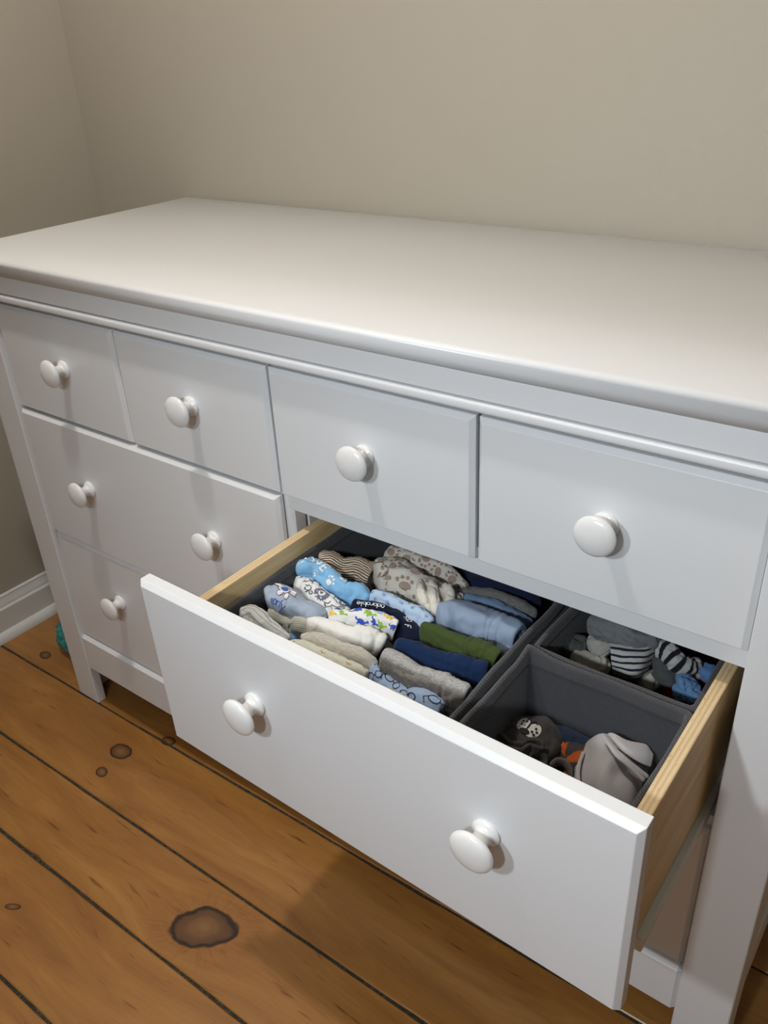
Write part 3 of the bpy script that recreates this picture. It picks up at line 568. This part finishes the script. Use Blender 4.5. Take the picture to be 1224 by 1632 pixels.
def clothes(key,name,label,cat,m,group=None,**k):
    r=Roll(key,**k); o=r.build(name,m); c=sum((p for p in r.P),Vector())/len(r.P)
    # origin at the base of the roll
    zb=min(v.co.z for v in o.data.vertices); off=Vector((c.x,c.y,zb))
    o.data.transform(Matrix.Translation(-off)); o.location=off
    tag(o,label,cat,group); return r,o
def addprint(P_,name,mats,o):
    q=P_.done(name,mats,None); q.data.transform(Matrix.Translation(-o.location)); q.parent=o; return q
GR='rolled baby clothes filed in the large fabric bin'
sky=fabric('sky_blue_jersey',(.24,.50,.78)); 
F_=fabric
# --- brown striped roll
r,o=clothes('A','rolled_garment','brown and cream finely striped rolled garment at the back left of the large bin','baby clothes',F_('brown_stripe',(.72,.60,.46),'stripes',(.085,.05,.035),pitch=.0032,duty=.46,wob=.0012),GR,seed=1,amp=.0022,grooves=((.86,.0015,.002),),gather=.0005)
# --- LOVE
r,o=clothes('B','rolled_garment','bright sky-blue rolled garment printed with white letters and paws','baby clothes',sky,GR,seed=2,amp=.0026,freq=45,end='round',grooves=((.66,.002,.005),(.9,.0015,.003)))
q=Print(on(r)); 
q.text('LOVE',.000,.0035,.0125,.0020,0,rot=.12,gap=.2); q.paw(.051,.012,.0066,.35,0); q.paw(.060,-.003,.0062,.9,0); q.paw(.028,.016,.005,.2,0)
addprint(q,'white_print',[pr('white_print',(.80,.82,.80))],o)
# --- lion
r,o=clothes('C','rolled_garment','white rolled garment printed with grey animal outlines and a dark-maned lion','baby clothes',F_('white_animal_jersey',(.80,.80,.78)),GR,seed=3,amp=.0012,end='round',grooves=((.84,.0012,.002),))
q=Print(on(r)); I=0
random.seed(8)
def squiggle(q,x,y,sz,n,seed,w=.0009,mi=0):
    rnd=random.Random(seed); pts=[]; a=rnd.random()*6
    for k in range(n):
        a+=rnd.uniform(-1.4,1.9); x+=math.cos(a)*sz; y+=math.sin(a)*sz*.9; pts.append((x,y))
    P2=[Vector((p[0],p[1],0)) for p in pts]; q.stroke([tuple(crom(P2,k/40)[:2]) for k in range(41)],w,mi)
for k,(x,y) in enumerate([(.014,-.001),(.026,-.001),(.031,.005),(.068,.003),(.072,-.010),(.04,.012),(.006,-.004),(.010,.006),(.020,-.006),(.022,.004),(.028,.012),(.034,-.008),(.038,.001),(.044,-.009),(.075,-.004),(.08,.008),(.088,.0),(.094,.009),(.016,.014),(.066,-.009),(.102,-.004),(.10,.012)]): squiggle(q,x,y,.0028,8,k)
for (lx,ly,lr) in ((.052,.003,.0088),(.080,-.007,.0066),(.084,.012,.0066)):
    q.ell(lx,ly,lr,lr*.95,0,1,22); q.ell(lx-.0006,ly-.0003,lr*.48,lr*.5,0,2,14,.0008); 
    q.ell(lx-.001,ly,lr*.13,lr*.13,0,0,8,.0011); q.stroke([(lx-lr*.2,ly+lr*.22),(lx,ly+lr*.08),(lx+lr*.18,ly+lr*.24)],.0005,0,.0011)
    for k in range(16):
        a=k*math.pi/8; q.stroke([(lx+lr*.8*math.cos(a),ly+lr*.8*math.sin(a)),(lx+lr*1.12*math.cos(a+.1),ly+lr*1.12*math.sin(a+.1))],.0007,1)
q.stroke([(.060,.010),(.066,.014),(.072,.010),(.076,.013),(.083,.007)],.0007)
addprint(q,'animal_print',[pr('ink',(.06,.06,.075)),pr('slate_ink',(.14,.14,.21)),pr('cream_ink',(.75,.75,.72))],o)
# --- early
r,o=clothes('D','rolled_garment','pale grey-blue rolled garment with an embroidered bunny and blue lettering','baby clothes',F_('grey_blue_jersey',(.38,.44,.54)),GR,seed=4,amp=.0024,freq=40,end='round',ue=.11,grooves=((.62,.0022,.006),))
q=Print(on(r))
q.text('early',.010,.024,.0098,.0012,1,rot=.05,gap=.14)
bx_,by_=.024,.001
for (dx,dy,rx,ry,ro) in ((-.0055,-.0050,.0038,.0022,.7),(.0075,-.0045,.0055,.0020,-.1),(-.0025,.0085,.0026,.0036,.35),(.0055,.0080,.0025,.0038,0),(.010,.0005,.0042,.0019,.1),(0,0,.0052,.0058,0)):
    q.ell(bx_+dx,by_+dy,rx+.0006,ry+.0006,ro,2,16,.0006); 
for (dx,dy,rx,ry,ro) in ((-.0055,-.0050,.0038,.0022,.7),(.0075,-.0045,.0055,.0020,-.1),(-.0025,.0085,.0026,.0036,.35),(.0055,.0080,.0025,.0038,0),(.010,.0005,.0042,.0019,.1),(0,0,.0052,.0058,0)):
    q.ell(bx_+dx,by_+dy,rx,ry,ro,0,16,.0010)
q.ell(bx_,by_,.0036,.0040,0,1,16,.0013)
addprint(q,'embroidered_bunny',[pr('white_thread',(.75,.72,.75)),pr('blue_thread',(.05,.11,.38)),pr('plum_thread',(.15,.06,.09))],o)
clothes('E','rolled_garment','sliver of a dark sage rolled garment in the front left corner of the large bin','baby clothes',F_('sage_jersey',(.10,.16,.14)),GR,seed=5)
clothes('F','rolled_garment','cream rolled garment with wide grey-blue stripes at the front left of the large bin','baby clothes',F_('wide_stripe',(.72,.72,.66),'stripes',(.40,.46,.55),pitch=.0085,duty=.28,wob=.003),GR,seed=6,amp=.0015,longs=((1.9,.0018,.22),(.9,.0012,.2)),end='round',start='round')
clothes('G','rolled_garment','crumpled cream rolled garment with thin sage stripes beside the wide-striped roll','baby clothes',F_('thin_stripe',(.70,.70,.62),'stripes',(.33,.36,.32),pitch=.0024,duty=.4,wob=.001),GR,seed=7,amp=.002,end='round',grooves=((.55,.003,.005),))
clothes('H','rolled_garment','clear mid-blue rolled garment tucked low between the striped rolls','baby clothes',F_('mid_blue_jersey',(.16,.34,.62)),GR,seed=8,end='round')
# --- dinosaurs
r,o=clothes('I','rolled_garment','white rolled garment printed with blue, green and yellow creatures','baby clothes',F_('white_dino_jersey',(.82,.82,.79)),GR,seed=9,amp=.0012,longs=((1.5,.0008,.15),))
q=Print(on(r))
def blob(q,x,y,r,mi,seed,rot=0):   # a little long-necked creature
    c,n=math.cos(rot),math.sin(rot)
    def T(a,b): return (x+(a*c-b*n)*r,y+(a*n+b*c)*r)
    q.ell(x,y,r*.95,r*.62,rot,mi,14); q.stroke([T(.5,0),T(1.0,-.55),T(1.15,-1.0)],r*.42,mi); q.ell(*T(1.3,-1.0),r*.38,r*.26,rot,mi,8)
    q.stroke([T(-.6,0),T(-1.3,.1),T(-1.6,-.3)],r*.36,mi)
    for a in (-.45,.45): q.stroke([T(a,.3),T(a,.95)],r*.38,mi)
for k,(x,y,r0,mi,ro) in enumerate([(.006,.004,.0042,2,1.0),(.021,.004,.0036,1,1.2),(.034,-.002,.0044,0,-.6),(.038,.014,.0040,0,.7),(.045,.004,.0046,1,.9),(.056,-.001,.0038,3,0),(.062,.014,.0038,1,.5),(.067,.001,.0040,2,0),(.052,.013,.0036,0,1),(.016,-.004,.0032,0,.5),(.074,-.004,.003,0,0),(.027,-.007,.0028,1,.5),(.076,.010,.0036,0,0)]): blob(q,x,y,r0,mi,k,ro)
addprint(q,'creature_print',[pr('royal_blue_ink',(.03,.09,.50)),pr('lime_ink',(.27,.48,.05)),pr('yellow_ink',(.80,.52,.04)),pr('pale_blue_ink',(.34,.48,.70))],o)
clothes('J','rolled_garment','plain off-white rolled garment in front of the creature print roll','baby clothes',F_('off_white_jersey',(.80,.79,.74)),GR,seed=10,amp=.0016,end='round',grooves=((.84,.0022,.0025),),longs=((1.1,.001,.3),))
clothes('K','rolled_garment','oatmeal heather rolled garment in front of the plain off-white roll','baby clothes',F_('oatmeal_heather',(.80,.78,.71),'heather',(.55,.53,.48),scale=220),GR,seed=11,amp=.0014,end='round')
r,o=clothes('L','rolled_garment','pale cream rolled garment with tiny yellow chicks, against the drawer front','baby clothes',F_('pale_cream_jersey',(.78,.78,.66)),GR,seed=12,amp=.001)
q=Print(on(r))
for (x,y) in ((.016,.002),(.045,.003),(.070,.004),(.084,-.003),(.03,-.007),(.058,-.006)):
    q.ell(x,y,.0014,.0012,0,0,8); q.ell(x+.002,y-.001,.0012,.0009,.5,1,8); q.ell(x-.0016,y-.0014,.0008,.0008,0,2,8)
addprint(q,'chick_print',[pr('amber_ink',(.70,.42,.12)),pr('butter_ink',(.75,.58,.25)),pr('grey_ink',(.25,.27,.25))],o)
# --- glasses
r,o=clothes('M','rolled_garment','light blue rolled garment printed with dark blue spectacles','baby clothes',F_('light_blue_jersey',(.42,.56,.80)),GR,seed=13,amp=.0013,end='round',grooves=((.6,.002,.005),))
q=Print(on(r))
for (x,y,ro,sc) in ((.013,-.006,.35,1),(.030,.001,.3,1.15),(.055,-.006,.5,.9),(.060,.009,.3,1),(.078,-.009,.2,.95),(.086,.004,.2,1.2),(.104,.008,-.3,1.2),(.012,.014,-.8,1),(.036,.019,0,1),(.10,-.007,.3,1)):
    c_,n_=math.cos(ro),math.sin(ro); R=.0040*sc
    a=(x,y); b=(x+.0105*sc*c_,y+.0105*sc*n_)
    q.ring(*a,R,R,.0008); q.ring(*b,R,R,.0008); q.stroke([(a[0]+R*c_,a[1]+R*n_-.0004),(b[0]-R*c_,b[1]-R*n_-.0004)],.0009)
    q.stroke([(a[0]-R*c_,a[1]-R*n_),(a[0]-R*1.6*c_,a[1]+R*.6),(a[0]-R*1.2*c_,a[1]+R*1.8)],.0008)
addprint(q,'spectacles_print',[pr('navy_ink',(.012,.022,.09))],o)
clothes('N','rolled_garment','grey heather rolled garment with a turned cuff in front of the navy roll','baby clothes',F_('grey_heather',(.48,.465,.45),'heather',(.24,.235,.23),scale=240),GR,seed=14,amp=.0011,grooves=((.72,.0022,.0018),(.80,.0014,.0016)))
clothes('O','rolled_garment','plain navy rolled garment between the green roll and grey heather roll','baby clothes',F_('navy_jersey',(.007,.022,.070)),GR,seed=15,amp=.0012,grooves=((.58,.0012,.0016),(.66,.0012,.0016),(.86,.0014,.002)))
clothes('P','rolled_garment','olive green rolled garment with layered cuffs','baby clothes',F_('olive_jersey',(.052,.080,.022)),GR,seed=16,amp=.0012,grooves=((.55,.0016,.0016),(.66,.0018,.0016),(.76,.0014,.0016),(.86,.0016,.0016)))
r,o=clothes('Q','rolled_garment','very dark navy rolled garment with small white lettering','baby clothes',F_('midnight_jersey',(.006,.010,.030)),GR,seed=17,amp=.0014,end='round')
ink_=pr('white_letter_ink',(.72,.74,.76))
for w_,x_,y_,h_,ro_ in (('adorable',.044,.0005,.0078,math.pi-.05),('so',.070,-.004,.0085,.3),('F',.078,.006,.006,.9),('ox',.103,-.004,.0065,.5)):
    q=Print(on(r)); q.text(w_,x_,y_,h_,.0009,0,rot=ro_,gap=.12); addprint(q,'printed_word',[ink_],o)
# --- small paws
r,o=clothes('R','rolled_garment','slim pale blue rolled garment with tiny blue paw prints','baby clothes',F_('pale_blue_jersey',(.46,.60,.78)),GR,seed=18,amp=.0010,grooves=((.80,.0012,.0016),))
q=Print(on(r))
for k,(x,y) in enumerate([(.006,.004),(.014,-.002),(.022,.005),(.031,-.003),(.039,.004),(.047,-.002),(.055,.005),(.063,-.001),(.072,.004),(.028,.012),(.045,.012),(.011,.012)]): q.paw(x,y,.0026,k*1.3,0)
addprint(q,'paw_print',[pr('denim_ink',(.16,.28,.52))],o)
clothes('S','rolled_garment','large plain steel-blue rolled garment with ribbed cuff folds at the right','baby clothes',F_('steel_blue_jersey',(.27,.35,.48)),GR,seed=19,amp=.0018,freq=45,grooves=((.62,.0014,.0016),(.69,.0016,.0016),(.80,.0020,.0018)),exp=2.6)
def pawroll(key,label,seed,cream,ink,paws,**k):
    r,o=clothes(key,'rolled_garment',label,'baby clothes',F_('cream_paw_jersey',cream),GR,seed=seed,**k)
    q=Print(on(r))
    for (x,y,s_,ro) in paws: q.paw(x,y,s_,ro,0)
    addprint(q,'paw_print',[pr('taupe_ink',ink)],o); return r,o
rnd=random.Random(3)
r,o=pawroll('T','bulky cream rolled garment with taupe paw prints and gathered end','20' and 20,(.72,.68,.60),(.38,.29,.23),[(.012+.021*i+rnd.uniform(-.003,.003),-.022+.022*j+rnd.uniform(-.003,.003)+(.010 if i%2 else 0),.0100+rnd.uniform(-.001,.001),rnd.uniform(-1,1)) for i in range(6) for j in range(4)],amp=.0026,freq=42,exp=2.2,grooves=((.55,.002,.003),(.70,.0025,.003),(.82,.002,.003)),gather=.0014)
for kk in ('T2','T3','T4'):
    r2=Roll(kk,seed=60,amp=.0014,end='round',ue=.25); o2=r2.build('bunched_fold',o.data.materials[0]); reparent2(o2,o)
q=Print(on(r))   # stitched ear-shaped trim at its left end
q.stroke([(.003,-.018),(.007,-.015),(.004,-.010),(.006,-.002),(.011,.002),(.012,.007),(.006,.010),(.013,.013),(.014,.019),(.006,.022),(.002,.021)],.0008)
addprint(q,'stitched_trim',[pr('brown_thread',(.07,.035,.025))],o)
pawroll('U','second cream rolled garment with taupe paw prints, half under the cabinet rail',21,(.62,.58,.52),(.32,.24,.19),[(.014+.020*i,-.010+.018*j+(.008 if i%2 else 0),.0092,i*1.1+j) for i in range(6) for j in range(3)],amp=.0022,freq=45)
clothes('V','rolled_garment','slim dusty-blue rolled garment behind the steel-blue roll','baby clothes',F_('dusty_blue_jersey',(.16,.24,.38)),GR,seed=22,end='round')
clothes('W','rolled_garment','dim grey heather rolled garment behind the dusty-blue roll','baby clothes',F_('dim_grey_heather',(.20,.20,.19),'heather',(.10,.10,.10)),GR,seed=23,end='round')
clothes('X','folded_garment','dark navy folded garment at the shaded back of the large bin','baby clothes',F_('dark_navy_fleece',(.010,.018,.055)),GR,seed=24,amp=.003,freq=30,end='round')
clothes('Y','rolled_garment','pale sage finely striped rolled garment just behind the drawer front','baby clothes',F_('sage_stripe',(.50,.52,.47),'stripes',(.34,.38,.35),pitch=.0022,duty=.4,wob=.001),GR,seed=25,amp=.0014,gather=.0007)

# --- front small bin
def cloth(key,name,m,parent=None,**k):
    r=Roll(key,**k); o=r.build(name,m)
    if parent: reparent2(o,parent)
    return r,o
charc=F_('charcoal_fleece',(.062,.060,.060),'plain',bump=.9)
r,o=clothes('gbear','folded_garment','charcoal fleece baby garment with an embroidered white animal muzzle and ruffled edge','baby clothes',charc,None,seed=30,amp=.0035,freq=32,end='round',ue=.25,exp=2.1)
bear=o
for k,s_ in (('ruf1',31),('ruf2',32),('ruf3',33)): cloth(k,'ruffle',charc,bear,seed=s_,amp=.0012,freq=60,end='round',ue=.06,exp=3)
bpy.context.view_layer.update()
bvh=BVHTree.FromPolygons([bear.matrix_world@v.co for v in bear.data.vertices],[tuple(p.vertices) for p in bear.data.polygons])
CX=Vector((0,0,0))
hit=bvh.ray_cast(Vector((.6782,-.6519,1.1154)),(Vector(MUZ)-Vector((.6782,-.6519,1.1154))).normalized())[0]
nv=Vector((.10,-.55,.82)).normalized(); ax=Vector((.95,.0,-.12)); ax=(ax-nv*ax.dot(nv)).normalized(); ay=nv.cross(ax)
def fm(x,y,l):
    p=hit+ax*x-ay*y; h=bvh.ray_cast(p+nv*.03,-nv); return (h[0] if h[0] else p)+nv*(l*1.6)
q=Print(fm)
q.ell(-.0058,-.0006,.0072,.0084,-.35,0,20); q.ell(.0068,.0016,.0072,.0086,.35,0,20); q.ell(.0000,.0066,.0058,.0032,0,1,12,.0010)
for (x,y) in ((-.0085,-.0035),(-.0045,-.0045),(-.0075,.0005),(.0085,-.0015),(.0110,.0015),(.0070,.0035),(.0100,.0055)): q.ell(x,y,.0013,.0013,0,1,8,.0012)
q.stroke([(.0005,.004),(.0005,-.005),(-.003,-.0085),(-.006,-.007)],.0013,1,.0013); q.stroke([(.0005,-.005),(.004,-.0085),(.007,-.006)],.0013,1,.0013)
q.stroke([(-.021,.001),(-.019,.005),(-.015,.006)],.0009,1,.0012)
q=addprint(q,'embroidered_muzzle',[pr('white_embroidery',(.62,.61,.57)),pr('black_embroidery',(.01,.01,.012))],bear)
nvy=F_('slate_navy_jersey',(.022,.038,.075))
r,o=clothes('navy1','folded_garment','slate-navy folded baby garment behind the charcoal fleece one','baby clothes',nvy,None,seed=34,amp=.0022,freq=45,end='round')
cloth('navy2','rolled_corner',nvy,o,seed=35,amp=.0008)
osk=F_('orange_grey_stripe',(.42,.095,.020),'stripes',(.050,.048,.046),pitch=.021,duty=.55,wob=.004,across=True)
r,o=clothes('orange','sock','charcoal and orange striped baby sock in the front small bin','sock',osk,None,seed=.62,amp=.0015,end='round')
cloth('ring','sock_cuff',F_('grey_cuff',(.13,.11,.105)),o,seed=37,amp=.0005,end='round',ue=.05)
clothes('white1','sock','small off-white balled sock behind the pale grey garment','sock',F_('off_white_terry',(.56,.54,.50)),None,seed=38,amp=.003,freq=60,end='round',ue=.3)
pale=F_('pale_grey_interlock',(.44,.42,.42))
# folded sheets
def sheet(name,key,m,parent=None,thick=.0022,amp=.0012,seed=0,nu=44,nv=44):
    R=[[Vector(p) for p in r] for r in G[key]]; V=[];F=[];UV=[]
    for i in range(nu+1):
        rowp=[crom([r[j] for r in R],i/nu) for j in range(len(R[0]))]
        for j in range(nv+1):
            p=crom(rowp,j/nv); p=p+Vector((0,0,amp*noise.noise(p*55+Vector((seed,0,0))))); V.append(p); UV.append((j/nv*.1,i/nu*.06))
    for i in range(nu):
        for j in range(nv): a=i*(nv+1)+j; F.append((a,a+nv+1,a+nv+2,a+1))
    me=bpy.data.meshes.new(name); me.from_pydata(V,[],F); me.update()
    if sum(p.normal.z for p in me.polygons)<0: me.flip_normals()
    l=me.uv_layers.new(name='UVMap')
    for p in me.polygons:
        for li in p.loop_indices: l.data[li].uv=UV[me.loops[li].vertex_index]
    o=link(name,me,m,None,True); md=o.modifiers.new('s','SOLIDIFY'); md.thickness=thick; md.offset=-1
    if parent: reparent2(o,parent)
    return o
gm=sheet('folded_garment','garment',pale,None,.006,.003,3)
tag(gm,'pale grey folded baby garment with stitched hem bands in the front small bin','baby clothes')
sheet('waistband','flap',pale,gm,.0035,.001,9,24,24)
def tube(name,key,m,parent,rad=.0022,flat=.55):
    row=[Vector(p) for p in G[key][0]]; W['_t']=([tuple(p) for p in row],[rad]*len(row),[rad*flat]*len(row)); return cloth('_t',name,m,parent,seed=3,amp=.0003,end='round',ue=.05)
tube('hem_band','hem',pale,gm,.0030,.6); tube('hem_band','hem3',pale,gm,.0026,.6); tube('hem_band','hem2',pale,gm,.0018,.6)
clothes('whitetip','sock','pale grey balled sock peeping out in front of the pale grey garment','sock',F_('pale_terry',(.48,.46,.45)),None,seed=39,amp=.003,freq=60,end='round',ue=.3)
# --- back small bin
SG='balled socks in the back small bin'
terry=F_('mid_grey_terry',(.17,.18,.19),'plain',bump=1.0)
clothes('bgrey','sock','fluffy mid-grey sock lying on top at the back of the sock bin','sock',terry,SG,seed=40,amp=.0035,freq=50,end='round')
cr=F_('cream_terry',(.50,.48,.40)); dk=F_('dark_grey_terry',(.075,.080,.078))
clothes('bcream1','sock','cream sock at the front left of the sock bin','sock',cr,SG,seed=41,amp=.003,freq=60,end='round',ue=.25)
clothes('bcream2','sock','pale grey-cream sock standing beside the striped folded sock','sock',F_('ecru_terry',(.38,.37,.34)),SG,seed=42,amp=.002,end='round',ue=.3)
clothes('bdark1','sock','dark grey sock in the left corner of the sock bin','sock',dk,SG,seed=43,amp=.003,freq=60,end='round',ue=.3)
ss=sheet('sock','striped',F_('navy_white_stripe',(.46,.46,.44),'stripes',(.012,.014,.035),pitch=.0095,duty=.36,wob=.002),None,.012,.0012,5); tag(ss,'navy and white striped folded sock in the middle of the sock bin','sock',SG)
clothes('bdark2','sock','dark grey-green sock toe right of the striped folded sock','sock',dk,SG,seed=44,amp=.002,end='round',ue=.3)
clothes('bstripe2','sock','black and white cross-striped sock behind the red one','sock',F_('black_white_stripe',(.40,.40,.39),'stripes',(.010,.010,.015),pitch=.0085,duty=.45,wob=.001,across=True),SG,seed=45,amp=.002,end='round')
clothes('bcream3','sock','cream sock heel under the dark grey-green sock toe','sock',cr,SG,seed=46,amp=.002,end='round',ue=.3)
red=F_('red_terry',(.20,.008,.012))
clothes('bred','sock','red sock at the right end of the sock bin','sock',red,SG,seed=47,amp=.003,freq=60,end='round')
clothes('bred2','sock','lower red sock under the light blue crumpled one','sock',red,SG,seed=48,amp=.003,end='round')
bl=F_('cornflower_terry',(.13,.25,.47))
r,o=clothes('bblue','sock','cornflower-blue crumpled sock on the red socks','sock',bl,SG,seed=49,amp=.0035,freq=70,end='round',ue=.25,grooves=((.35,.003,.003),(.6,.003,.003)))
cloth('bblue2','sock_fold',bl,o,seed=50,amp=.0025,freq=70,end='round',ue=.3)
clothes('bblue3','sock','small blue sock tip in the far right corner of the sock bin','sock',F_('blue_terry',(.10,.20,.42)),SG,seed=51,amp=.002,end='round',ue=.3)
# --- teal bag on the floor
def lump(name,c,r,m,amp,seed):
    bm=bmesh.new(); bmesh.ops.create_icosphere(bm,subdivisions=5,radius=1)
    for v in bm.verts:
        n=v.co.normalized(); q=n*2.6+Vector((seed,0,0))
        h=amp*(1-2*abs(noise.noise(q)))+amp*.6*(1-2*abs(noise.noise(q*2.2)))
        z=n.z*(1+.0); v.co=Vector((n.x*r[0],n.y*r[1],z*r[2]))*(1+h)
        v.co.z=max(v.co.z,-r[2]*.8)
    me=bpy.data.meshes.new(name); bm.to_mesh(me); bm.free(); me.transform(Matrix.Translation((0,0,r[2]*.8)))
    o=link(name,me,m,None,True); o.location=c; return o
def teal():
    m=mat('teal_crinkled_nylon',.42,(.03,.27,.26)); v=objc(m); n=noise_tex(m,v,70,4,.6); L(m,ramp(m,n,[(.35,(.016,.17,.17)),(.65,(.045,.36,.34))]),bsdf(m).inputs['Base Color']); bump(m,n,1,.006); return m
tag(lump('cloth_pouch',(-.712,.105,0),(.083,.058,.043),teal(),.14,4),'small crinkled teal pouch on the floor behind the left leg of the dresser','pouch')
